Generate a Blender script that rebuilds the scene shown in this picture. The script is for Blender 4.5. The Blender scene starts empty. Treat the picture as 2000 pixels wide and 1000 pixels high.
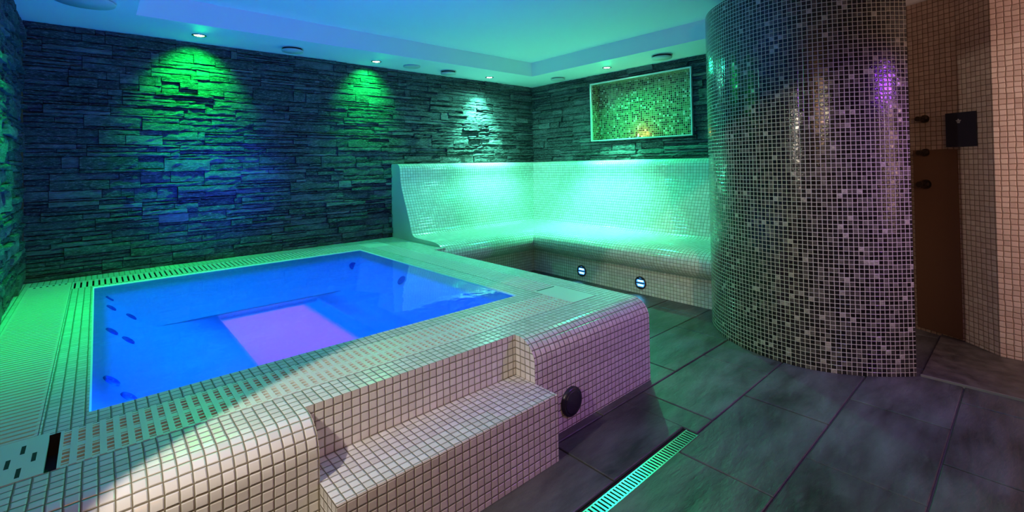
import bpy, bmesh, math, random
from mathutils import Vector, Matrix
from math import sin, cos, pi, radians, sqrt
C = bpy.context.scene.collection
S = bpy.context.scene
random.seed(7)

# ------------------------------------------------------------------ camera
FPX, CY, YAW, PITCH, ROLL = 908.5, 309.76, 0.8417, 0.0126, -0.0187
F = Vector((cos(YAW)*cos(PITCH), sin(YAW)*cos(PITCH), sin(PITCH)))
R = Vector((sin(YAW), -cos(YAW), 0)); U = R.cross(F)
R, U = R*cos(ROLL)+U*sin(ROLL), U*cos(ROLL)-R*sin(ROLL)
cam = bpy.data.cameras.new('camera'); co = bpy.data.objects.new('camera', cam); C.objects.link(co)
m = Matrix((R, U, -F)).transposed().to_4x4(); m.translation = (0, 0, 1.2); co.matrix_world = m
cam.sensor_fit = 'HORIZONTAL'; cam.sensor_width = 36; cam.lens = FPX/2000*36
cam.shift_y = (CY-500)/2000; cam.clip_start = .02
S.camera = co
# ------------------------------------------------------------------ view / world
vs = S.view_settings; vs.view_transform = 'Standard'; vs.look = 'None'; vs.gamma = 1; vs.use_curve_mapping = False
vs.exposure = 0.0
S.cycles.use_denoising = True
S.cycles.sample_clamp_indirect = 6; S.cycles.max_bounces = 10; S.cycles.diffuse_bounces = 6
S.cycles.transparent_max_bounces = 12; S.cycles.caustics_reflective = False
W = bpy.data.worlds.new('world'); S.world = W; W.use_nodes = True
W.node_tree.nodes['Background'].inputs[0].default_value = (.2, .5, .6, 1)
W.node_tree.nodes['Background'].inputs[1].default_value = .03
# ------------------------------------------------------------------ lamps
def aim(o, d): o.rotation_euler = Vector(d).to_track_quat('-Z', 'Y').to_euler()
def spot(name, loc, d, col, e, ang, blend=1, r=.04):
    l = bpy.data.lights.new(name, 'SPOT'); l.energy = e; l.color = col; l.spot_size = radians(ang); l.spot_blend = blend
    l.shadow_soft_size = r; o = bpy.data.objects.new(name, l); C.objects.link(o); o.location = loc; aim(o, d); return o
def point(name, loc, col, e, r=.05):
    l = bpy.data.lights.new(name, 'POINT'); l.energy = e; l.color = col; l.shadow_soft_size = r
    o = bpy.data.objects.new(name, l); C.objects.link(o); o.location = loc; return o
def area(name, loc, d, col, e, sx, sy, spread=180):
    l = bpy.data.lights.new(name, 'AREA'); l.shape = 'RECTANGLE'; l.size = sx; l.size_y = sy; l.energy = e; l.color = col
    l.spread = radians(spread); o = bpy.data.objects.new(name, l); C.objects.link(o); o.location = loc; aim(o, d); return o
ZC = 2.263
# ceiling downlights over the stone walls: a narrow core and the wide spill of the same lamp
G1, G2, T1, T2 = (.0, 1, .07), (.0, 1, .12), (.15, 1, .62), (.14, 1, .58)
spot('green_downlight_beam', (.608, 4.35, ZC-.012), (0, .9, -1), G1, 200, 90, 1, .03)
spot('green_downlight_beam', (2.106, 4.381, ZC-.012), (0, .95, -1), G2, 110, 90, 1, .03)
spot('cyan_downlight_beam', (3.562, 4.371, ZC-.012), (0, .40, -1), T1, 470, 68, 1, .03)
spot('cyan_downlight_beam', (4.256, 3.146, ZC-.012), (-.12, 0, -1), T2, 400, 64, 1, .03)
spot('green_downlight_spill', (.608, 4.34, ZC-.012), (0, -.8, -1), G1, 90, 128, 1, .03)
spot('green_downlight_spill', (2.106, 4.37, ZC-.012), (0, -.8, -1), G2, 52, 128, 1, .03)
spot('cyan_downlight_spill', (3.562, 4.36, ZC-.012), (0, -.2, -1), T1, 125, 165, 1, .03)
spot('cyan_downlight_spill', (4.25, 3.146, ZC-.012), (-.3, -.2, -1), (.01, 1, .36), 150, 165, 1, .03)
spot('green_downlight_beam', (-.10, 3.25, ZC-.012), (.05, .10, -1), (.0, 1, .10), 150, 88, 1, .03)
# warm wall spot at the left, throws the hard edge over the tub front and the step
spot('warm_spot_beam', (-.36, 1.1, 1.5), (.713, -.285, -.640), (1, .90, .76), 64, 91.8, .05, .02)
# lamps in the room behind the camera, plus two added fill lights
point('warm_lamp_glow', (.0, -.85, 1.75), (1, .50, .18), 22, .04)
spot('column_fill_beam', (.3, -1.2, 1.9), (2.7, 2.15, -1.25), (1, .86, .60), 125, 34, 1, .05)  # added fill, brightens the middle of the column
spot('purple_lamp_beam', (3.06, -.95, 1.8), (-.45, 2.15, -1.25), (.33, .05, 1), 88, 78, 1, .03)
area('shower_wall_fill', (3.1, -1.2, 1.3), (1, .12, 0), (1, .60, .50), 22, .6, 1.2)  # added soft fill, lifts the dark shower wall
spot('blue_downlight_beam', (2.6, -.2, 2.2), (0, .05, -1), (.05, .16, 1), 16, 100, 1, .05)
# underwater lamps: unseen uplights by the near pool wall; the basin floods are added panels
area('pool_lamp_glow', (.35, 2.10, .31), (0, .45, 1), (.0, .24, 1), 36, .5, .12)
area('pool_lamp_glow', (1.35, 2.10, .31), (0, .45, 1), (.0, .45, 1), 12, .5, .12)
area('basin_fill_flood', (.9, 3.08, .405), (0, 0, -1), (.0, .115, 1), 12, 1.7, 2.0)  # added panel just below the surface, lights the basin evenly
area('magenta_floor_fill', (.93, 3.16, .36), (0, 0, -1), (1, .0, .3), 2.3, .56, 1.40, 18)  # added narrow-spread panel, shapes the magenta patch on the basin floor
spot('pool_lamp_beam', (.72, 2.12, .34), (.0, 2.5, .72), (.02, .07, 1), 600, 30, 1, .05)

# ------------------------------------------------------------------ mesh helpers
class MB:
    def __init__(s): s.v = []; s.f = []; s.uv = []; s.mi = []; s.sm = []
    def face(s, pts, uv=None, mi=0, sm=False):
        n = len(s.v); s.v += [tuple(p) for p in pts]; s.f.append(tuple(range(n, n+len(pts))))
        if uv is None:
            a = Vector(pts[0]); nn = (Vector(pts[1])-a).cross(Vector(pts[2])-a); ax = max(range(3), key=lambda i: abs(nn[i]))
            ij = [(1, 2), (0, 2), (0, 1)][ax]; uv = [(p[ij[0]], p[ij[1]]) for p in pts]
        s.uv += list(uv); s.mi.append(mi); s.sm.append(sm)
    def box(s, x0, y0, z0, x1, y1, z1, mi=0, skip=''):
        A = [(x0, y0, z0), (x1, y0, z0), (x1, y1, z0), (x0, y1, z0), (x0, y0, z1), (x1, y0, z1), (x1, y1, z1), (x0, y1, z1)]
        for k, q in (('b', (3, 2, 1, 0)), ('t', (4, 5, 6, 7)), ('s', (0, 1, 5, 4)), ('e', (1, 2, 6, 5)), ('n', (2, 3, 7, 6)), ('w', (3, 0, 4, 7))):
            if k not in skip: s.face([A[i] for i in q], mi=mi)
    def grid(s, P, UV, sm=True, mi=0):      # P[i][j] shared-vertex grid
        n = len(s.v); a, b = len(P), len(P[0])
        for r in P: s.v += [tuple(p) for p in r]
        for i in range(a-1):
            for j in range(b-1):
                q = ((i, j), (i+1, j), (i+1, j+1), (i, j+1))
                s.f.append(tuple(n+x*b+y for x, y in q)); s.uv += [UV[x][y] for x, y in q]; s.mi.append(mi); s.sm.append(sm)
    def lathe(s, prof, n=32, c=(0, 0, 0), ax='z', mi=0, sm=True, cap=False):
        P = []
        for r, h in prof:
            row = []
            for k in range(n+1):
                t = 2*pi*k/n; a, b = r*cos(t), r*sin(t)
                row.append({'z': (c[0]+a, c[1]+b, c[2]+h), 'x': (c[0]+h, c[1]+a, c[2]+b), 'y': (c[0]+a, c[1]+h, c[2]+b)}[ax])
            P.append(row)
        s.grid(P, [[(k/n, i) for k in range(n+1)] for i in range(len(prof))], sm, mi)
        if cap: s.face(P[-1][:-1], mi=mi)
    def build(s, name, mats, parent=None, merge=False):
        me = bpy.data.meshes.new(name); me.from_pydata(s.v, [], s.f)
        for m_ in (mats if isinstance(mats, (list, tuple)) else [mats]): me.materials.append(m_)
        ul = me.uv_layers.new(name='UVMap'); flat = [c for u in s.uv for c in u]; ul.data.foreach_set('uv', flat)
        me.polygons.foreach_set('material_index', s.mi); me.polygons.foreach_set('use_smooth', s.sm)
        if merge:
            bm = bmesh.new(); bm.from_mesh(me); bmesh.ops.remove_doubles(bm, verts=bm.verts, dist=1e-5); bm.to_mesh(me); bm.free()
        me.update(); o = bpy.data.objects.new(name, me); C.objects.link(o)
        if parent: o.parent = parent; o.matrix_parent_inverse = Matrix.Translation(parent.location).inverted()
        return o
def tag(o, label=None, cat=None, group=None, kind=None):
    for k, v in (('label', label), ('category', cat), ('group', group), ('kind', kind)):
        if v: o[k] = v
    return o
def empty(name, loc, label, cat, group=None):
    o = bpy.data.objects.new(name, None); o.empty_display_size = .05; C.objects.link(o); o.location = loc
    return tag(o, label, cat, group)
def copy_tree(o, parent=None):
    c = o.copy(); C.objects.link(c)
    if parent: c.parent = parent
    for ch in [x for x in S.collection.objects if x.parent == o]: copy_tree(ch, c)
    return c

# ------------------------------------------------------------------ materials
class NT:
    def __init__(s, name):
        s.m = bpy.data.materials.new(name); s.m.use_nodes = True; s.t = s.m.node_tree; s.b = s.t.nodes['Principled BSDF']
        s.out = s.t.nodes['Material Output']
    def n(s, typ, ins={}, **kw):
        x = s.t.nodes.new(typ)
        for k, v in kw.items(): setattr(x, k, v)
        for k, v in ins.items(): s.set(x.inputs[k], v)
        return x
    def set(s, sock, v):
        if isinstance(v, bpy.types.NodeSocket): s.t.links.new(v, sock)
        elif isinstance(v, tuple) and len(v) == 3 and sock.type == 'RGBA': sock.default_value = (*v, 1)
        else: sock.default_value = v
    def math(s, op, a, b=None, c=None, clamp=False):
        x = s.n('ShaderNodeMath', operation=op); x.use_clamp = clamp
        for i, v in enumerate((a, b, c)):
            if v is not None: s.set(x.inputs[i], v)
        return x.outputs[0]
    def mr(s, v, a, b, c=0., d=1., smooth=False):
        x = s.n('ShaderNodeMapRange', {'Value': v, 'From Min': a, 'From Max': b, 'To Min': c, 'To Max': d})
        if smooth: x.interpolation_type = 'SMOOTHSTEP'
        return x.outputs[0]
    def mix(s, f, a, b, blend='MIX'):
        x = s.n('ShaderNodeMix', data_type='RGBA', blend_type=blend); s.set(x.inputs[0], f); s.set(x.inputs[6], a); s.set(x.inputs[7], b)
        return x.outputs[2]
    def ramp(s, f, stops, const=False):
        x = s.n('ShaderNodeValToRGB', {0: f}); e = x.color_ramp.elements
        if const: x.color_ramp.interpolation = 'CONSTANT'
        while len(e) < len(stops): e.new(.5)
        for q, (p, c) in zip(e, stops): q.position = p; q.color = (*c, 1)
        return x.outputs[0]
    def P(s, **k):
        for a, v in k.items(): s.set(s.b.inputs[a.replace('_', ' ')], v)
        return s
    def noise(s, vec, scale, detail=4, rough=.55):
        x = s.n('ShaderNodeTexNoise', {'Scale': scale, 'Detail': detail, 'Roughness': rough})
        if vec is not None: s.set(x.inputs['Vector'], vec)
        return x
    def bump(s, h, st=.5, dist=.01, nrm=None):
        x = s.n('ShaderNodeBump', {'Height': h, 'Strength': st, 'Distance': dist})
        if nrm: s.set(x.inputs['Normal'], nrm)
        return x.outputs[0]

def mosaic(name, pitch, stops, grout, gw=.06, rough=.22, tilt=.0, var=.1, const=False, bumpd=.004, metal=0., wob=.0, tex=0.):
    t = NT(name); uv = t.n('ShaderNodeUVMap').outputs[0]
    sc = t.n('ShaderNodeVectorMath', {0: uv, 'Scale': 1/pitch}, operation='SCALE').outputs[0]
    if wob:
        nz = t.noise(sc, .55, 2).outputs['Color']
        sc = t.n('ShaderNodeVectorMath', {0: nz, 1: (wob, wob, 0), 2: sc}, operation='MULTIPLY_ADD').outputs[0]
    fr = t.n('ShaderNodeVectorMath', {0: sc}, operation='FRACTION').outputs[0]
    fl = t.n('ShaderNodeVectorMath', {0: sc}, operation='FLOOR').outputs[0]
    sx = t.n('ShaderNodeSeparateXYZ', {0: fr}).outputs
    ax = t.math('ABSOLUTE', t.math('SUBTRACT', sx[0], .5)); ay = t.math('ABSOLUTE', t.math('SUBTRACT', sx[1], .5))
    d = t.math('SMOOTH_MAX', ax, ay, .06)
    mask = t.mr(d, .5-gw+.015, .5-gw-.02, 0, 1)
    hgt = t.mr(d, .5-gw+.03, .5-gw-.10, 0, 1, True)
    wn = t.n('ShaderNodeTexWhiteNoise', {0: fl}, noise_dimensions='2D')
    col = t.ramp(wn.outputs[0], stops, const)
    sp = t.n('ShaderNodeSeparateColor', {0: wn.outputs['Color']}).outputs
    if var: col = t.mix(var, col, t.ramp(sp[1], [(0, (0, 0, 0)), (1, (1, 1, 1))]), 'OVERLAY')
    if tex:
        tn = t.noise(sc, 2.2, 5, .7).outputs[0]
        col = t.mix(tex, col, t.ramp(tn, [(.3, (0, 0, 0)), (.7, (1, 1, 1))]), 'OVERLAY')
    t.P(Base_Color=t.mix(mask, grout, col), Roughness=t.mr(mask, 0, 1, .85, rough), Metallic=t.math('MULTIPLY', mask, metal))
    if tilt:
        a = t.math('MULTIPLY', t.math('SUBTRACT', sp[0], .5), sx[0]); b = t.math('MULTIPLY', t.math('SUBTRACT', sp[2], .5), sx[1])
        hgt = t.math('MULTIPLY_ADD', t.math('ADD', a, b), tilt, hgt)
        hgt = t.math('MULTIPLY_ADD', t.noise(sc, 2.6, 2).outputs[0], tilt*.9, hgt)
    t.P(Normal=t.bump(hgt, .8, bumpd))
    return t.m
PT = .0305
WHITE = [(0, (.72, .69, .63)), (.5, (.80, .77, .72)), (1, (.86, .83, .79))]
M = {}
M['tile'] = mosaic('cream_mosaic', PT, WHITE, (.19, .16, .095), .045, .2, .05, .05, bumpd=.0035, wob=.10)
M['benchtile'] = mosaic('bench_mosaic', PT, WHITE, (.22, .20, .13), .05, .16, .03, .05, bumpd=.002, wob=.1)
M['walltile'] = mosaic('shower_mosaic', .032, [(0, (.56, .43, .37)), (1, (.68, .53, .46))], (.20, .12, .08), .05, .4, .05, .1, bumpd=.002, wob=.3)
DARK = [(0, (.012, .010, .009)), (.30, (.022, .020, .018)), (.60, (.045, .04, .034)), (.78, (.09, .08, .07)), (.88, (.13, .12, .10)), (.965, (.36, .34, .29)), (1, (.45, .42, .37))]
M['column'] = mosaic('dark_glass_mosaic', .0245, DARK, (.52, .50, .43), .064, .13, .38, .15, True, .003, .25, .12, .5)
NICHE = [(0, (.03, .022, .01)), (.22, (.06, .05, .02)), (.3, (.12, .16, .06)), (.55, (.18, .24, .10)), (.8, (.28, .34, .18)), (.93, (.6, .65, .5))]
M['niche'] = mosaic('niche_glass_mosaic', .0235, NICHE, (.48, .46, .34), .075, .2, .4, .15, True, .003, .1, .1, .3)

def plain(name, col, rough=.5, metal=0., nb=0., ns=60, em=None, es=0, var=0):
    t = NT(name); t.P(Base_Color=col, Roughness=rough, Metallic=metal)
    g = t.n('ShaderNodeTexCoord').outputs['Object']
    nz = t.noise(g, ns, 4)
    if var: t.P(Base_Color=t.mix(var, col, t.ramp(nz.outputs[0], [(.3, (0, 0, 0)), (.7, (1, 1, 1))]), 'OVERLAY'))
    if nb: t.P(Normal=t.bump(nz.outputs[0], nb, .003))
    if em: t.P(Emission_Color=em, Emission_Strength=es)
    return t.m
M['ceiling'] = plain('ceiling_paint', (.82, .84, .84), .75, 0, .25, 90)
M['plaster'] = plain('bench_end_render', (.62, .64, .58), .5, 0, .35, 160)
M['grate'] = plain('white_plastic_grating', (.74, .74, .68), .35, 0, .2, 40)
M['channel'] = plain('gutter_channel', (.012, .012, .010), .7)
M['plate'] = plain('corner_cover_plate', (.72, .74, .66), .4, 0, .15, 50)
M['trim'] = plain('white_metal_trim', (.8, .82, .8), .3, .2)
M['chrome'] = plain('brushed_steel', (.55, .56, .56), .28, 1)
M['steeldark'] = plain('dark_port_cover', (.045, .045, .06), .3, .3, .2, 200)
M['bronze'] = plain('dark_bronze_metal', (.10, .075, .055), .3, .9)
M['valve'] = plain('white_valve_disc', (.55, .57, .57), .5)
M['gap'] = plain('dark_gap', (.02, .02, .02), .8)
M['lampring'] = plain('lamp_ring', (.35, .38, .36), .25, .8)
M['lamp_g'] = plain('lit_green_lens', (.8, .8, .8), .4, em=(.75, 1, .72), es=14)
M['lamp_c'] = plain('lit_cyan_lens', (.8, .8, .8), .4, em=(.75, 1, .95), es=14)
M['lens_b'] = plain('lit_blue_lens', (.1, .2, .5), .3, em=(.05, .32, .9), es=1.6)
M['lens_w'] = plain('lit_white_slot', (.8, .8, .9), .3, em=(.45, .78, 1), es=3.5)
M['panel'] = plain('navy_control_glass', (.012, .013, .03), .35)
M['emblem'] = plain('grey_emblem', (.4, .4, .42), .4)
M['brown'] = plain('brown_plain_panel', (.20, .105, .06), .55, 0, .15, 30)
M['pool'] = plain('pool_basin', (.80, .84, .88), .45)
M['jet'] = plain('blue_jet_cap', (.06, .10, .42), .45)
M['wax'] = plain('candle_wax', (.8, .7, .5), .5, em=(1, .5, .15), es=1.2)
M['flame'] = plain('candle_flame', (1, .7, .3), .5, em=(1, .62, .22), es=30)
M['dark'] = plain('dark_rear_wall', (.10, .09, .10), .7, 0, .2, 8)

def stone():
    t = NT('split_slate'); g = t.n('ShaderNodeNewGeometry'); tc = t.n('ShaderNodeTexCoord').outputs['Object']
    mp = t.n('ShaderNodeMapping', {'Vector': tc, 'Scale': (1, 1, 5)}).outputs[0]
    n1 = t.noise(mp, 5.5, 9, .68); n2 = t.noise(mp, 38, 8, .75)
    base = t.ramp(g.outputs['Random Per Island'], [(0, (.05, .058, .066)), (.5, (.085, .098, .108)), (.85, (.13, .145, .155)), (.97, (.19, .21, .22)), (1, (.26, .28, .29))])
    c = t.mix(.85, base, t.ramp(n1.outputs[0], [(.33, (.12, .12, .12)), (.68, (.92, .92, .92))]), 'OVERLAY')
    vein = t.ramp(n2.outputs[0], [(.51, (0, 0, 0)), (.60, (1, 1, 1))])
    c = t.mix(t.math('MULTIPLY', t.n('ShaderNodeSeparateColor', {0: vein}).outputs[0], .6), c, (.45, .49, .5))
    h = t.math('MULTIPLY_ADD', n2.outputs[0], .5, n1.outputs[0])
    t.P(Base_Color=c, Roughness=t.mr(n2.outputs[0], .3, .7, .35, .7), Normal=t.bump(h, 1, .045))
    return t.m
M['stone'] = stone()
def slate():
    t = NT('slate_floor'); g = t.n('ShaderNodeNewGeometry'); tc = t.n('ShaderNodeTexCoord').outputs['Object']
    mp = t.n('ShaderNodeMapping', {'Vector': tc, 'Scale': (.8, 2.4, 1), 'Rotation': (0, 0, .25)}).outputs[0]
    n1 = t.noise(mp, 2.2, 10, .62); n2 = t.noise(mp, 9, 8, .65)
    base = t.ramp(g.outputs['Random Per Island'], [(0, (.058, .062, .064)), (1, (.10, .105, .105))])
    c = t.mix(.9, base, t.ramp(n1.outputs[0], [(.33, (.12, .12, .12)), (.68, (.92, .92, .92))]), 'OVERLAY')
    c = t.mix(t.math('MULTIPLY', t.n('ShaderNodeSeparateColor', {0: t.ramp(n2.outputs[0], [(.56, (0, 0, 0)), (.7, (1, 1, 1))])}).outputs[0], .25), c, (.2, .21, .21))
    h = t.math('MULTIPLY_ADD', n2.outputs[0], .35, n1.outputs[0])
    t.P(Base_Color=c, Roughness=t.mr(n2.outputs[0], .3, .7, .28, .5), Normal=t.bump(h, .7, .018))
    return t.m
M['slate'] = slate()
M['joint'] = plain('floor_joint', (.08, .085, .08), .7, 0, .3, 80)
M['edge'] = plain('pale_stone_edge', (.22, .22, .21), .6)
M['rough_slate'] = plain('rough_slate_slab', (.085, .08, .075), .45, 0, 1, 14, var=.5)
def water():
    t = NT('pool_water'); tc = t.n('ShaderNodeTexCoord').outputs['Object']
    n = t.noise(tc, 3.2, 3, .5); n2 = t.noise(tc, 22, 2, .5)
    bp = t.bump(t.math('MULTIPLY_ADD', n2.outputs[0], .06, n.outputs[0]), .35, .010)
    fr = t.n('ShaderNodeFresnel', {'IOR': 1.33, 'Normal': bp}).outputs[0]
    tr = t.n('ShaderNodeBsdfTransparent', {'Color': (.36, .42, 1)}).outputs[0]
    gl = t.n('ShaderNodeBsdfGlossy', {'Color': (1, 1, 1), 'Roughness': .03, 'Normal': bp}).outputs[0]
    mx = t.n('ShaderNodeMixShader', {0: fr, 1: tr, 2: gl}).outputs[0]
    t.t.links.new(mx, t.out.inputs[0]); return t.m
M['water'] = water()

# ------------------------------------------------------------------ room shell
X0, Y0, XL = 4.527, 4.625, -.377
YB = -1.9; XR = 5.2
def structure(o): o['kind'] = 'structure'; return o
# ceiling: soffit ring, fascia, raised tray
rx0, rx1, ry0, ry1, zr = .206, 3.953, 1.1, 4.033, 2.43
b = MB()
for (a0, c0, a1, c1) in ((XL-.1, YB, XR, ry0), (XL-.1, ry1, XR, Y0+.1), (XL-.1, ry0, rx0, ry1), (rx1, ry0, XR, ry1)):
    b.face([(a0, c0, ZC), (a0, c1, ZC), (a1, c1, ZC), (a1, c0, ZC)])
b.face([(rx0, ry0, zr), (rx0, ry1, zr), (rx1, ry1, zr), (rx1, ry0, zr)])
b.face([(rx0, ry1, ZC), (rx1, ry1, ZC), (rx1, ry1, zr), (rx0, ry1, zr)]); b.face([(rx1, ry1, ZC), (rx1, ry0, ZC), (rx1, ry0, zr), (rx1, ry1, zr)])
b.face([(rx1, ry0, ZC), (rx0, ry0, ZC), (rx0, ry0, zr), (rx1, ry0, zr)]); b.face([(rx0, ry0, ZC), (rx0, ry1, ZC), (rx0, ry1, zr), (rx0, ry0, zr)])
structure(b.build('ceiling', M['ceiling']))

# floor: individual slate slabs with joints
b = MB(); jw = .0035
b.face([(XL, YB, -.008), (XR, YB, -.008), (XR, Y0, -.008), (XL, Y0, -.008)], mi=1)
def slab(x0, y0, x1, y1):
    x0 += jw; x1 -= jw; y0 += jw; y1 -= jw
    if x1-x0 < .02 or y1-y0 < .02: return
    dz = random.uniform(-.0012, .0012); n = len(b.v); e = .003
    P = [(x0, y0, -.02), (x1, y0, -.02), (x1, y1, -.02), (x0, y1, -.02), (x0, y0, dz-e), (x1, y0, dz-e), (x1, y1, dz-e), (x0, y1, dz-e),
         (x0+e, y0+e, dz), (x1-e, y0+e, dz), (x1-e, y1-e, dz), (x0+e, y1-e, dz)]
    b.v += P
    for f in ((0, 1, 5, 4), (1, 2, 6, 5), (2, 3, 7, 6), (3, 0, 4, 7), (4, 5, 9, 8), (5, 6, 10, 9), (6, 7, 11, 10), (7, 4, 8, 11), (8, 9, 10, 11)):
        b.f.append(tuple(n+i for i in f)); b.uv += [(P[i][0], P[i][1]) for i in f]; b.mi.append(0); b.sm.append(False)
for mrow in range(-8, 9):
    y0 = 1.012+.374*mrow; y1 = y0+.374; x = (1.45 if mrow % 2 == 0 else 1.79)-.672*4
    if y1 < YB or y0 > 4.0: continue
    while x < XR:
        xa, xb = max(x, XL), min(x+.672, XR)
        if mrow == 0:
            if xb <= 1.968: slab(xa, 1.078, xb, y1)
            elif xa < 1.968: slab(xa, 1.078, 1.975, y1); slab(1.975-2*jw, y0, xb, y1)
            else: slab(xa, y0, xb, y1)
        else: slab(xa, max(y0, YB), xb, min(y1, Y0))
        x += .672
structure(b.build('floor', [M['slate'], M['joint']]))

# walls of split slate: every ledge of stone is real relief in the wall's mesh
def stone_wall(name, org, ud, nd, L, z0, z1, holes=(), backing=True, seed=1, scale=1.):
    rnd = random.Random(seed); b = MB(); org, ud, nd = Vector(org), Vector(ud), Vector(nd)
    def pt(u, z, d): q = org+ud*u+nd*d; return (q.x, q.y, z)
    def brick(u0, u1, za, zb, d):
        for (h0, h1, k0, k1) in holes:
            if u0 < h1 and u1 > h0 and za < k1 and zb > k0:
                if za < k0 and k0-za > .012: brick(u0, u1, za, k0, d)
                if zb > k1 and zb-k1 > .012: brick(u0, u1, k1, zb, d)
                A, B = max(za, k0), min(zb, k1)
                if u0 < h0 and h0-u0 > .01: brick(u0, h0, A, B, d)
                if u1 > h1 and u1-h1 > .01: brick(h1, u1, A, B, d)
                return
        nx = max(2, int((u1-u0)/.035)); nz = 3; n = len(b.v); g = .0016
        tu = rnd.uniform(-.012, .012); tz = rnd.uniform(-.10, .16)
        e0, e1 = rnd.uniform(-.006, .004), rnd.uniform(-.006, .004)
        for i in range(nx+1):
            for j in range(nz+1):
                fu = i/nx; fz = j/nz; edge = (i in (0, nx)) or (j in (0, nz))
                u = u0+g+(u1-u0-2*g)*fu; z = za+g+(zb-za-2*g)*fz
                dd = d+tu*(fu-.5)+tz*(zb-za)*(fz-.5)*-1+rnd.uniform(-.005, .005)-(.004 if edge else 0)
                if j == 0: z += rnd.uniform(-.002, .0045)
                if j == nz: z += rnd.uniform(-.0045, .002)
                b.v.append(pt(u, z, dd))
        def idx(i, j): return n+i*(nz+1)+j
        for i in range(nx):
            for j in range(nz):
                b.f.append((idx(i, j), idx(i+1, j), idx(i+1, j+1), idx(i, j+1))); b.uv += [(0, 0)]*4; b.mi.append(0); b.sm.append(False)
        ring = [(i, 0) for i in range(nx+1)]+[(nx, j) for j in range(1, nz+1)]+[(i, nz) for i in range(nx-1, -1, -1)]+[(0, j) for j in range(nz-1, 0, -1)]
        m0 = len(b.v)
        for (i, j) in ring: b.v.append(pt(u0+g+(u1-u0-2*g)*i/nx, za+g+(zb-za-2*g)*j/nz, -.03))
        k = len(ring)
        for q in range(k):
            r2 = (q+1) % k; b.f.append((idx(*ring[q]), m0+q, m0+r2, idx(*ring[r2]))); b.uv += [(0, 0)]*4; b.mi.append(0); b.sm.append(False)
    z = z0
    while z < z1-.008:                     # bands as high as one cladding panel, split unevenly inside
        hb = min(rnd.uniform(.085, .125)*scale, z1-z)
        if z1-z-hb < .03: hb = z1-z
        u = -rnd.uniform(0, .3)
        while u < L:
            w = rnd.uniform(.22, .60)*scale; ua, ub = max(0, u), min(L, u+w)
            if ub-ua > .02:
                ns = rnd.choice((2, 3, 4, 4, 5)) if hb > .06 else 2
                cuts = sorted(rnd.uniform(.18, .82) for _ in range(ns-1)); cuts = [0]+cuts+[1]
                cuts = [c for i, c in enumerate(cuts) if i in (0, len(cuts)-1) or c-cuts[i-1] > .15]
                for i in range(len(cuts)-1):
                    za, zb = z+hb*cuts[i], z+hb*cuts[i+1]
                    uu = ua
                    while uu < ub-.001:
                        ww = rnd.uniform(.10, .5)*scale; u2 = min(ub, uu+ww)
                        if ub-u2 < .04: u2 = ub
                        d = abs(rnd.gauss(0, .011))-.004+(.012 if rnd.random() < .12 else 0)
                        brick(uu, u2, za, zb, min(d, .034)); uu = u2
            u += w
        z += hb
    # backing wall plane with any opening left free
    zs = sorted({0, z1}|{h for q in holes for h in q[2:]}); 
    if not holes: b.face([pt(0, 0, -.02), pt(L, 0, -.02), pt(L, z1, -.02), pt(0, z1, -.02)], mi=1)
    else:
        h0, h1, k0, k1 = holes[0]
        for (a, c, e, f) in ((0, L, 0, k0), (0, L, k1, z1), (0, h0, k0, k1), (h1, L, k0, k1)):
            b.face([pt(a, e, -.02), pt(c, e, -.02), pt(c, f, -.02), pt(a, f, -.02)], mi=1)
    return structure(b.build(name, [M['stone'], M['gap']]))
D = .4423
stone_wall('wall_north', (XL, Y0, 0), (1, 0, 0), (0, -1, 0), 2.378-XL+2.2, D+.002, ZC, holes=((2.40-XL, 9, -1, 1.17),), seed=11)
stone_wall('wall_east', (X0, Y0, 0), (0, -1, 0), (-1, 0, 0), 3.6, 1.17, ZC, holes=((Y0-3.566, Y0-2.30, 1.475, 2.147),), seed=5, scale=1.12)
stone_wall('wall_west', (XL, 1.2, 0), (0, 1, 0), (1, 0, 0), Y0-1.2, D+.002, ZC, seed=23, scale=1.2)
b = MB(); b.box(XL-.12, YB, 0, XL-.02, 1.2, ZC); structure(b.build('wall_west', M['dark']))
b = MB(); b.box(XL-.12, YB-.1, 0, XR, YB, ZC); structure(b.build('wall_south', M['dark']))

# shower wall at the right: folded mosaic wall
pl = [(4.44, .95), (4.265, .554), (4.155, .323), (3.982, .152), (3.972, -.35), (3.972, YB)]
b = MB(); s_ = 0
for (p, q) in zip(pl, pl[1:]):
    l = math.dist(p, q); b.face([(*p, 0), (*q, 0), (*q, ZC), (*p, ZC)], [(s_, 0), (s_+l, 0), (s_+l, ZC), (s_, ZC)]); s_ += l
structure(b.build('wall_right', M['walltile']))
b = MB(); b.box(3.357, YB, -.01, 4.5, .43, .012); b.box(3.351, YB, -.01, 3.357, .435, .0125, mi=1)
tag(b.build('shower_threshold', [M['rough_slate'], M['edge']]), 'rough dark slate slab with pale edge in front of shower wall', 'threshold')
# plain brown lower panel on the wall face beside the column
def wall_frame(a, bb):      # local frame of a wall segment
    a, bb = Vector((*a, 0)), Vector((*bb, 0)); u = (bb-a).normalized(); n = Vector((u.y, -u.x, 0)); return a, u, n
a, u, n = wall_frame(pl[2], pl[0]); a = Vector((*pl[2], 0)); u = (Vector((*pl[1], 0))-a).normalized(); n = Vector((-u.y, u.x, 0))
if n.dot(-a) < 0: n = -n
b = MB(); Lp = (Vector((*pl[1], 0))-a).length
def wbox(b, a, u, n, s0, s1, z0, z1, d0, d1, mi=0):
    P = [a+u*s+n*d for s, d in ((s0, d0), (s1, d0), (s1, d1), (s0, d1))]
    lo = [(p.x, p.y, z0) for p in P]; hi = [(p.x, p.y, z1) for p in P]
    b.face(lo, mi=mi); b.face(hi, mi=mi)
    for i in range(4): j = (i+1) % 4; b.face([lo[i], lo[j], hi[j], hi[i]], mi=mi)
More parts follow.
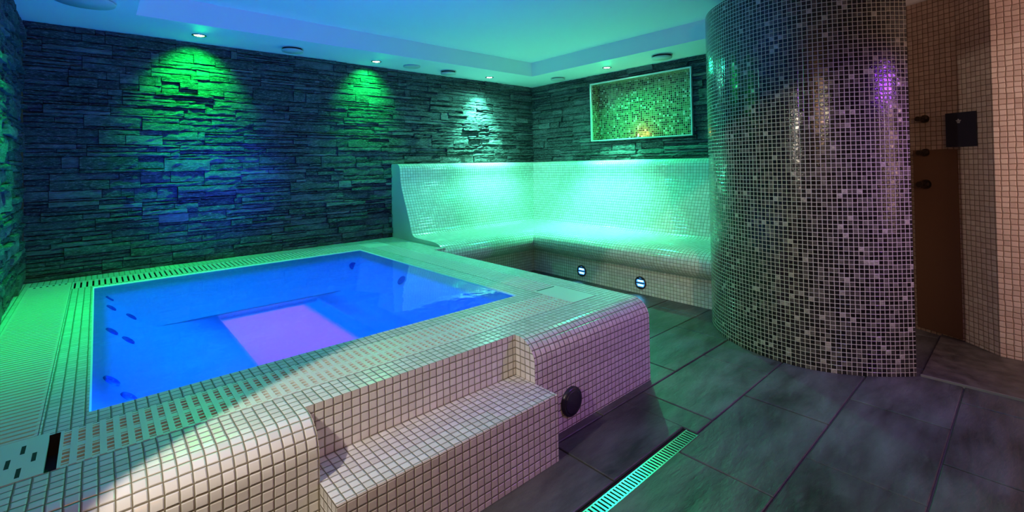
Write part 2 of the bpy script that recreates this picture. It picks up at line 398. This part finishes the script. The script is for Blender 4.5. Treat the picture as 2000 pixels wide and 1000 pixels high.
wbox(b, a, u, n, 0, Lp, .02, 1.245, .001, .008)
tag(b.build('wall_panel', M['brown']), 'plain brown panel low on the shower wall beside the mosaic column', 'panel')
# control panel: spans the fold, hung on its own backbox
pa, pb_ = Vector((4.135, .372, 0)), Vector((4.052, .226, 0)); pu = (pb_-pa).normalized(); pn = Vector((-pu.y, pu.x, 0)); 
if pn.dot(-pa) < 0: pn = -pn
cp = empty('control_panel', (pa.x, pa.y, 1.26), 'dark navy square control panel with small emblem on the pinkish shower wall', 'control panel')
b = MB(); wbox(b, pa, pu, pn, 0, (pb_-pa).length, 1.26, 1.478, -.03, .006); b.build('panel_body', M['panel'], cp)
b = MB(); L_ = (pb_-pa).length
for i, zz in enumerate((1.425, 1.418, 1.411)):
    wbox(b, pa, pu, pn, L_*.36+.004*i, L_*.52-.003*i, zz, zz+.004, .006, .0075)
wbox(b, pa, pu, pn, L_*.42, L_*.46, 1.431, 1.436, .006, .0075)
b.build('emblem', M['emblem'], cp)

# three shower valves by the column
def tube_between(b, p, q, r0, r1, n=14, mi=0, cap=True):
    p, q = Vector(p), Vector(q); d = (q-p).normalized(); x = d.orthogonal().normalized(); y = d.cross(x)
    P = [[tuple(c+x*(r*cos(2*pi*k/n))+y*(r*sin(2*pi*k/n))) for k in range(n+1)] for c, r in ((p, r0), (q, r1))]
    b.grid(P, [[(0, 0)]*(n+1)]*2, True, mi)
    if cap: b.face(P[0][:-1], mi=mi); b.face(P[1][:-1], mi=mi)
wa = Vector((4.265, .554, 0)); wu = (Vector((4.155, .323, 0))-wa).normalized(); wn = Vector((-wu.y, wu.x, 0))
if wn.dot(-wa) < 0: wn = -wn
names = {1.458: 'topmost of the three dark shower valves beside the column', 1.228: 'middle one of the three dark shower valves beside the column',
         1.012: 'lowest of the three dark shower valves, with the fattest knob'}
for zz, lab in names.items():
    base = wa+wu*.075; v = empty('shower_valve', (base.x, base.y, zz), lab, 'valve', 'shower valves behind the column')
    c = Vector((base.x, base.y, zz)); k = 1.25 if zz < 1.1 else 1
    b = MB(); tube_between(b, c-wn*.01, c+wn*.012, .028*k, .026*k, 20); b.build('rosette', M['bronze'], v)
    b = MB(); tube_between(b, c+wn*.012, c+wn*.045, .013*k, .013*k)
    tube_between(b, c+wn*.045, c+wn*.075, .019*k, .017*k); b.build('knob', M['bronze'], v)
    b = MB(); e = c+wn*.06; tube_between(b, e, e+wu*.045+Vector((0, 0, .004)), .007*k, .010*k); b.build('lever', M['bronze'], v)

# ------------------------------------------------------------------ mosaic column
ctrl = [(4.40, 1.52), (4.1, 1.66), (3.80, 1.70), (3.56, 1.672), (3.385, 1.60), (3.235, 1.49), (3.11, 1.325), (3.035, 1.13), (3.02, .93), (3.06, .78), (3.15, .635), (3.25, .525), (3.338, .449)]
def catmull(pts, n=6):
    out = []
    P = [pts[0]]+pts+[pts[-1]]
    for i in range(1, len(P)-2):
        for k in range(n):
            t = k/n; a, b_, c, d = (Vector(P[i-1]), Vector(P[i]), Vector(P[i+1]), Vector(P[i+2]))
            out.append(.5*((2*b_)+(c-a)*t+(2*a-5*b_+4*c-d)*t*t+(3*b_-a-3*c+d)*t*t*t))
    return out+[Vector(pts[-1])]
cv = catmull(ctrl); b = MB(); s_ = 0; rows = [0, .5, 1, 1.5, 2, ZC]; P = []; UV = []
for i, q in enumerate(cv):
    if i: s_ += (q-cv[i-1]).length
    P.append([(q.x, q.y, z) for z in rows]); UV.append([(s_, z) for z in rows])
b.grid(P, UV, True)
e0 = cv[-1]; e1 = Vector((4.3, .72))
b.face([(e0.x, e0.y, 0), (e1.x, e1.y, 0), (e1.x, e1.y, ZC), (e0.x, e0.y, ZC)], [(0, 0), (1, 0), (1, ZC), (0, ZC)])
tag(b.build('mosaic_column', M['column']), 'broad curved column clad in dark glittering mosaic with pale grout, floor to ceiling', 'column')

# ------------------------------------------------------------------ hot tub surround
WX0, WX1, WY0, WY1 = -.022, 1.81, 2.006, 4.15
XE, YF, NX0, NX1, YN, HS = 2.27, 1.43, .489, 1.385, 1.553, .266
tub = empty('hot_tub', (.9, 3.0, 0), 'raised square hot tub with cream mosaic surround and rounded front edge', 'hot tub')
b = MB(); rr = .10
def prof(y_front=YF):
    pr = [(YF, 0), (YF, D-rr)]
    pr += [(YF+rr-rr*cos(t), D-rr+rr*sin(t)) for t in [pi/2*k/10 for k in range(1, 11)]]
    return pr
pr = prof(); pr.append((1.553, D))
arc = [0]
for p, q in zip(pr, pr[1:]): arc.append(arc[-1]+math.dist(p, q))
off = 1.68-arc[-1]-(1.68-1.553)            # V = y on the flat top so rows meet the grate evenly
off = 1.553-arc[-1]
def sweep(x0, x1):
    n = max(2, int((x1-x0)/.2)); xs = [x0+(x1-x0)*i/n for i in range(n+1)]
    b.grid([[(x, y, z) for y, z in pr] for x in xs], [[(x, a+off) for a in arc] for x in xs], True)
sweep(XL, NX0); sweep(NX1, XE)
# cheeks of the notch, riser under the notch, end wall
for xx in (NX0, NX1, XE):
    pts = [(xx, y, z) for y, z in pr]+[(xx, 1.553, 0)]
    b.face(pts, [(p[1]-1.553, p[2]-HS) for p in pts])
b.face([(NX0, YN, 0), (NX1, YN, 0), (NX1, YN, D), (NX0, YN, D)], [(NX0-.489, -HS), (NX1-.489, -HS), (NX1-.489, D-HS), (NX0-.489, D-HS)])
b.face([(XE, 1.553, 0), (XE, Y0, 0), (XE, Y0, D), (XE, 1.553, D)])
def top(x0, y0, x1, y1): b.face([(x0, y0, D), (x1, y0, D), (x1, y1, D), (x0, y1, D)], [(x0, y0), (x1, y0), (x1, y1), (x0, y1)])
GX0, GX1, GY0, GY1 = -.345, 2.12, 1.68, 4.44      # outer edge of the grate ring
CX0, CX1, CY0, CY1 = -.13, 1.93, 1.91, 4.185       # inner edge of the grate ring
top(XL-.02, 1.553, XE, GY0); top(XL-.02, GY1, XE, Y0+.02); top(XL-.02, GY0, GX0, GY1); top(GX1, GY0, XE, GY1)
top(CX0, CY0, CX1, WY0); top(CX0, WY1, CX1, CY1); top(CX0, WY0, WX0, WY1); top(WX1, WY0, CX1, WY1)
# ledge carrying the bench end
b.face([(XE, 3.63, D), (2.40, 3.63, D), (2.40, Y0, D), (XE, Y0, D)]); b.face([(XE, 3.63, 0), (2.40, 3.63, 0), (2.40, 3.63, D), (XE, 3.63, D)])
b.face([(2.40, 3.63, 0), (2.40, Y0, 0), (2.40, Y0, D), (2.40, 3.63, D)])
b.build('surround', M['tile'], tub)
# gutter channel under the grates
b = MB(); zc_ = D-.06
b.face([(GX0, GY0, zc_), (GX1, GY0, zc_), (GX1, GY1, zc_), (GX0, GY1, zc_)])
for (a0, c0, a1, c1) in ((GX0, GY0, GX1, GY0), (GX1, GY0, GX1, GY1), (GX1, GY1, GX0, GY1), (GX0, GY1, GX0, GY0), (CX0, CY0, CX1, CY0), (CX1, CY0, CX1, CY1), (CX1, CY1, CX0, CY1), (CX0, CY1, CX0, CY0)):
    b.face([(a0, c0, zc_), (a1, c1, zc_), (a1, c1, D), (a0, c0, D)])
# the basin passes through the channel floor, so leave that open
b.f.pop(0); b.v = b.v[4:]; b.f = [tuple(i-4 for i in f) for f in b.f]; b.uv = b.uv[4:]; b.mi.pop(0); b.sm.pop(0)
for (a0, c0, a1, c1) in ((GX0, GY0, GX1, CY0), (GX0, CY1, GX1, GY1), (GX0, CY0, CX0, CY1), (CX1, CY0, GX1, CY1)):
    b.face([(a0, c0, zc_), (a1, c0, zc_), (a1, c1, zc_), (a0, c1, zc_)])
b.build('gutter', M['channel'], tub)
# basin: reclined walls, bench ledge, central well
b = MB()
def ringz(x0, y0, x1, y1, z): return [(x0, y0, z), (x1, y0, z), (x1, y1, z), (x0, y1, z)]
R0 = ringz(WX0, WY0, WX1, WY1, D); R1 = ringz(WX0+.045, WY0+.02, WX1-.05, WY1-.05, .395); R2 = ringz(WX0+.30, WY0+.1, WX1-.26, WY1-.26, .17)
R3 = ringz(.64, 2.30, 1.34, 3.93, .15); R4 = ringz(.66, 2.33, 1.32, 3.91, .125)
for A, B in ((R0, R1), (R1, R2), (R2, R3), (R3, R4)):
    for i in range(4):
        j = (i+1) % 4; b.face([A[i], A[j], B[j], B[i]], sm=True)
b.face(R4, sm=True)
b.build('basin', M['pool'], tub, merge=True)
# jets on the reclined walls
def jet(b, c, n, r=.03):
    c, n = Vector(c), Vector(n).normalized(); x = Vector((0, 1, 0)) if abs(n.y) < .9 else Vector((1, 0, 0)); y = n.cross(x).normalized(); x = y.cross(n)
    prev = None; P = []
    for rad, h in ((r, 0), (r*.95, .006), (r*.7, .009), (r*.55, .004), (r*.2, .004), (r*.12, .010), (.0005, .010)):
        P.append([tuple(c+n*h+x*(rad*cos(2*pi*k/20))+y*(rad*sin(2*pi*k/20))) for k in range(21)])
    b.grid(P, [[(0, 0)]*21]*len(P), True)
CAM = Vector((0, 0, 1.2))
def ray(u, v): return (F+R*((u-1000)/FPX)+U*((CY-v)/FPX))
def hit(u, v, A, Bp, Cp):
    A, Bp, Cp = Vector(A), Vector(Bp), Vector(Cp); n = (Bp-A).cross(Cp-A).normalized()
    d = ray(u, v); t = (A-CAM).dot(n)/d.dot(n); 
    if n.dot(d) > 0: n = -n
    return CAM+d*t, n
# positions worked out once on the west wall slope (x 0.02 to 0.15) and the bench below it
lw = (R1[0], R1[3], R2[0])
for (px, py, r_) in ((215, 584, .030), (217, 602, .030), (218, 648, .032), (217, 745, .034)):
    c, n = hit(px, py, *lw); b = MB(); jet(b, c, n, r_); b.build('water_jet', M['jet'], tub)
sb = ((WX0, WY0, .16), (WX1, WY0, .16), (WX1, WY1, .16))
for (px, py, r_) in ((252, 598, .032), (256, 619, .034), (250, 665, .034), (252, 777, .034)):
    c, n = hit(px, py, *lw); b = MB(); jet(b, c, n, r_); b.build('water_jet', M['jet'], tub)
nw = (R1[3], R1[2], R2[3])
for (px, py) in ((690, 520), (713, 530), (785, 548)):
    c, n = hit(px, py, *nw) if px < 750 else hit(px, py, R1[1], R1[2], R2[1]); b = MB(); jet(b, c+n*.005, n, .036); b.build('water_jet', M['jet'], tub)
# round cover on the front
pc = empty('port_cover', (1.61, YF, .115), 'dark round drain cover on the purple lit tub front beside the step', 'cover')
b = MB(); b.lathe([(.066, 0), (.066, -.010), (.060, -.016), (.052, -.017)], 40, (1.61, YF, .115), 'y'); b.build('rim', M['steeldark'], pc)
b = MB(); b.lathe([(.0535, -.002), (.052, -.018), (.048, -.0195), (.001, -.0195)], 40, (1.61, YF, .115), 'y', cap=True); b.build('cover_disc', M['steeldark'], pc)

# water
b = MB(); b.face([(WX0, WY0, D-.006), (WX1, WY0, D-.006), (WX1, WY1, D-.006), (WX0, WY1, D-.006)])
tag(b.build('pool_water', M['water']), 'still bright blue lit water filling the square hot tub', 'water')

# grates: bars with ladder slots
def grate(name, x0, y0, x1, y1, along, label, ladder=False):
    b = MB(); z1, z0 = D+.001, D-.008; bh = .0075 if ladder else .0102; g = .0015; x0 += g; y0 += g; x1 -= g; y1 -= g
    if along == 'x':                       # channel runs along x, bars across in y
        n = round((x1-x0)/PT); p = (x1-x0)/n; w = y1-y0
        for i in range(n+1): xx = x0+p*i; b.box(max(x0, xx-bh), y0, z0, min(x1, xx+bh), y1, z1)
        k = int(w/.021) if ladder else 1; q = w/k
        for j in range(k+1):
            h = (.013 if ladder else .008) if j in (0, k) or (ladder and j == k//2) else .0036; yy = y0+q*j
            b.box(x0, max(y0, yy-h), z0, x1, min(y1, yy+h), z1-.0015)
    else:
        n = round((y1-y0)/PT); p = (y1-y0)/n; w = x1-x0
        for i in range(n+1): yy = y0+p*i; b.box(x0, max(y0, yy-bh), z0, x1, min(y1, yy+bh), z1)
        k = int(w/.021) if ladder else 1; q = w/k
        for j in range(k+1):
            h = (.013 if ladder else .008) if j in (0, k) or (ladder and j == k//2) else .0036; xx = x0+q*j
            b.box(max(x0, xx-h), y0, z0, min(x1, xx+h), y1, z1-.0015)
    return tag(b.build(name, M['grate']), label, 'grate', 'overflow grates round the hot tub')
grate('overflow_grate', -.083, GY0, 1.93, CY0, 'x', 'slotted overflow grate along the front edge of the hot tub', True)
grate('overflow_grate', GX0, 1.93, CX0, 4.36, 'y', 'broad slotted overflow grate between hot tub and west stone wall, lit green')
grate('overflow_grate', -.13, CY1, 1.90, GY1, 'x', 'overflow grate along the back of the hot tub below the long stone wall')
grate('overflow_grate', CX1, 2.0, GX1, 4.15, 'y', 'overflow grate on the side of the hot tub next to the tiled bench')
def plate(x0, y0, x1, y1, slots, label, parent_name='cover_plate'):
    b = MB(); g = .0015; b.box(x0+g, y0+g, D-.012, x1-g, y1-g, D+.001)
    for (sx, sy, w, h) in slots: b.box(sx-w/2, sy-h/2, D-.001, sx+w/2, sy+h/2, D+.0014, mi=1)
    return tag(b.build(parent_name, [M['plate'], M['gap']]), label, 'cover plate', 'smooth corner plates between the grates')
plate(GX0, GY0, -.104, 1.93, ((-.154, 1.857, .009, .05), (-.129, 1.794, .009, .05), (-.178, 1.793, .009, .05), (-.153, 1.725, .009, .05)), 'corner plate with four short dark slots nearest the camera')
plate(CX1, GY0, GX1, 2.0, ((2.025, 1.985, .15, .010),), 'smooth corner plate on the tub front corner nearest the mosaic column')
plate(1.90, 4.15, GX1, GY1, (), 'smooth corner plate below the end of the tiled bench')
plate(GX0, 4.36, -.13, GY1, tuple((-.31+.03*i, 4.40, .011, .03) for i in range(6)), 'small slotted plate in the back corner by both stone walls')

# entry step
b = MB(); y0 = 1.3013
e_ = .004
b.face([(NX0, y0, 0), (NX1, y0, 0), (NX1, y0, HS-e_), (NX0, y0, HS-e_)], [(0, -HS), (NX1-NX0, -HS), (NX1-NX0, 0), (0, 0)])
b.face([(NX0, y0, HS-e_), (NX1, y0, HS-e_), (NX1, y0+e_, HS), (NX0, y0+e_, HS)], [(0, 0), (NX1-NX0, 0), (NX1-NX0, .002), (0, .002)])
b.face([(NX0, y0+e_, HS), (NX1, y0+e_, HS), (NX1, YN, HS), (NX0, YN, HS)], [(0, y0-YN), (NX1-NX0, y0-YN), (NX1-NX0, 0), (0, 0)])
for xx in (NX0, NX1): b.face([(xx, y0, 0), (xx, YF, 0), (xx, YF, HS), (xx, y0, HS)], [(y0-YN, -HS), (YF-YN, -HS), (YF-YN, 0), (y0-YN, 0)])
tag(b.build('entry_step', M['tile']), 'low cream mosaic step set into the notch of the hot tub front', 'step')

# ------------------------------------------------------------------ heated bench
BP = [(0, 1.228), (.105, 1.228), (.140, 1.224), (.165, 1.212), (.182, 1.190), (.190, 1.16), (.193, 1.10), (.200, 1.04), (.225, .96), (.275, .85), (.33, .735), (.375, .63), (.405, .55),
      (.420, .518), (.440, .499), (.470, .488), (.53, .483), (.63, .481), (.73, .480), (.80, .478), (.86, .474), (.905, .464), (.945, .446), (.975, .418), (.990, .385), (.990, .35), (.978, .318), (.955, .287), (.92, .262), (.88, .245), (.835, .235), (.835, 0)]
ba = [0]
for p, q in zip(BP, BP[1:]): ba.append(ba[-1]+math.dist(p, q))
bench = empty('tiled_bench', (3.6, 3.6, 0), 'L-shaped curved bench in small pale mosaic under the niche, glowing turquoise', 'bench')
b = MB(); BX = 2.378
def row(o, z, k, run):
    pts = []; uvs = []
    for t in [i/12 for i in range(13)]:
        if run == 0: x = BX+(X0-o-BX)*t; pts.append((x, Y0-o, z)); uvs.append((x, k))
        else: y = (Y0-o)+(1.45-(Y0-o))*t; pts.append((X0-o, y, z)); uvs.append((y-.01, k))
    return pts, uvs
for run in (0, 1):
    P, UV = [], []
    for (o, z), k in zip(BP, ba):
        p, q = row(o, z, k, run); P.append(p); UV.append(q)
    b.grid(P[:-1], UV[:-1], True); b.grid(P[-2:], UV[-2:], False)
b.build('bench_body', M['benchtile'], bench)
b = MB(); q = [(BX, Y0-o, z) for o, z in BP]+[(BX, Y0, 0)]; b.face(q); b.build('end_panel', M['plaster'], bench)
# two louvred lamps in the bench base
def bench_lamp(y, label):
    c = (X0-.835, y, .10); e = empty('base_light', c, label, 'light', 'round lamps in the bench base')
    b = MB(); b.lathe([(.058, .0), (.058, -.008), (.052, -.013), (.046, -.010), (.044, .0)], 36, c, 'x'); b.build('bezel', M['steeldark'], e)
    b = MB(); b.lathe([(.046, -.002), (.001, -.004)], 36, c, 'x', cap=True); b.build('lens', M['lens_b'], e)
    for zz in (.018, -.020):
        b = MB(); b.box(c[0]-.010, y-.028, c[2]+zz-.005, c[0]-.004, y+.024, c[2]+zz+.005); b.build('lit_slot', M['lens_w'], e)
    b = MB()
    for zz in (.036, 0, -.040): b.box(c[0]-.012, y-.040, c[2]+zz-.005, c[0]-.003, y+.040, c[2]+zz+.005)
    b.build('louvre', M['steeldark'], e)
    spot('base_lamp_beam', (c[0]-.03, y, .10), (-1, 0, -.9), (.1, .6, 1), 1.2, 100, 1, .02)
bench_lamp(3.094, 'round louvred blue light in bench base nearer the room corner')
bench_lamp(2.405, 'round louvred blue light in bench base nearer the mosaic column')

# ------------------------------------------------------------------ niche
n0, n1, z0, z1, nd = 2.30, 3.566, 1.475, 2.147, .125
ni = empty('wall_niche', (X0, 2.93, z0), 'rectangular niche lined with green glass mosaic and framed in pale trim', 'niche')
b = MB(); xb = X0+nd
b.face([(xb, n1, z0), (xb, n0, z0), (xb, n0, z1), (xb, n1, z1)], [(n1, z0), (n0, z0), (n0, z1), (n1, z1)])
for yy in (n0, n1): b.face([(X0-.01, yy, z0), (xb, yy, z0), (xb, yy, z1), (X0-.01, yy, z1)])
for zz in (z0, z1): b.face([(X0-.01, n0, zz), (xb, n0, zz), (xb, n1, zz), (X0-.01, n1, zz)])
b.build('niche_lining', M['niche'], ni)
b = MB(); f_ = .014; xa, xc = X0-.035, X0-.008
b.box(xa, n0-f_, z1, xc, n1+f_, z1+f_); b.box(xa, n0-f_, z0-f_, xc, n1+f_, z0); b.box(xa, n0-f_, z0, xc, n0, z1); b.box(xa, n1, z0, xc, n1+f_, z1)
b.build('niche_frame', M['trim'], ni)
tc = (X0+.03, 2.955, z0)
td = empty('tealight', tc, 'small lit tealight glowing orange on the floor of the niche', 'candle')
b = MB(); b.lathe([(.018, 0), (.019, .015), (.0175, .015), (.0175, .011)], 24, tc, 'z'); b.build('cup', M['chrome'], td)
b = MB(); b.lathe([(.0174, .011), (.001, .0105)], 24, tc, 'z'); b.build('wax', M['wax'], td)
b = MB(); b.lathe([(.0005, .012), (.0045, .018), (.0055, .024), (.0035, .034), (.0003, .046)], 14, tc, 'z'); b.build('flame', M['flame'], td)
point('candle_glow', (tc[0], tc[1], z0+.055), (1, .42, .10), .7, .008)

# ------------------------------------------------------------------ ceiling fittings
def downlight(x, y, lens, label, r=.042):
    e = empty('downlight', (x, y, ZC), label, 'downlight', 'ceiling downlights')
    b = MB(); b.lathe([(r+.008, 0), (r+.008, -.004), (r, -.007), (r-.006, -.004), (r-.008, 0)], 32, (x, y, ZC), 'z'); b.build('trim_ring', M['lampring'], e)
    b = MB(); b.lathe([(r-.007, -.002), (r-.016, -.005), (.001, -.006)], 24, (x, y, ZC), 'z'); b.build('lens', lens, e)
downlight(.608, 4.35, M['lamp_g'], 'lit green downlight nearest the west stone wall')
downlight(2.106, 4.381, M['lamp_g'], 'lit green downlight between two ceiling vents over the long stone wall')
downlight(3.562, 4.371, M['lamp_c'], 'lit turquoise downlight in the long soffit next to the room corner')
downlight(4.256, 3.146, M['lamp_c'], 'lit turquoise downlight above the mosaic niche')
def vent(x, y, r, gap, label, th=.012):
    e = empty('ceiling_vent', (x, y, ZC), label, 'vent', 'round ceiling vents')
    b = MB(); b.lathe([(r*1.0, 0), (r*1.02, -.006), (r*.98, -.009), (r*.9, -.006)], 40, (x, y, ZC), 'z'); b.build('flange', M['valve'], e)
    b = MB(); b.lathe([(r*.86, -.004), (r*.86, -gap)], 40, (x, y, ZC), 'z'); b.build('throat', M['gap'], e)
    b = MB(); b.lathe([(r*.86, -gap+.001), (r*.98, -gap), (r, -gap-.004), (r*.97, -gap-th), (.001, -gap-th-.003)], 40, (x, y, ZC), 'z'); b.build('disc', M['valve'], e)
vent(1.294, 4.325, .088, .022, 'round ceiling vent between the two green downlights')
vent(2.954, 4.35, .088, .024, 'round ceiling vent with a wide dark gap in the long soffit, nearer the room corner')
vent(2.496, 4.36, .088, .008, 'flat round ceiling vent beside the second green downlight', .006)
vent(4.272, 3.90, .088, .016, 'round ceiling vent in the soffit corner beside the niche')
vent(4.205, 2.44, .10, .024, 'round ceiling vent above the niche end beside the mosaic column')
vent(-.05, 3.84, .15, .012, 'large round ceiling vent over the tub corner by the west wall')

# ------------------------------------------------------------------ floor drain
dr = empty('floor_drain', (1.3, 1.04, 0), 'long narrow steel slot drain in the dark slate floor, reflecting green', 'drain')
b = MB(); xd0, xd1, yd0, yd1 = .45, 1.966, .999, 1.078
b.face([(xd0, yd0, -.0075), (xd1, yd0, -.0075), (xd1, yd1, -.0075), (xd0, yd1, -.0075)])
b.box(xd0, yd1-.004, -.0075, xd1, yd1, -.001); b.box(xd1-.004, yd0, -.0075, xd1, yd1, -.001); b.build('channel', M['gap'], dr)
b = MB(); ga, gb = 1.000, 1.058
b.box(xd0, ga, -.006, xd1-.008, ga+.005, .0015); b.box(xd0, gb-.005, -.006, xd1-.008, gb, .0015)
x = xd1-.012
while x > xd0:
    b.box(x-.0095, ga+.005, -.006, x, gb-.005, .001); x -= .0178
b.build('grating', M['chrome'], dr)
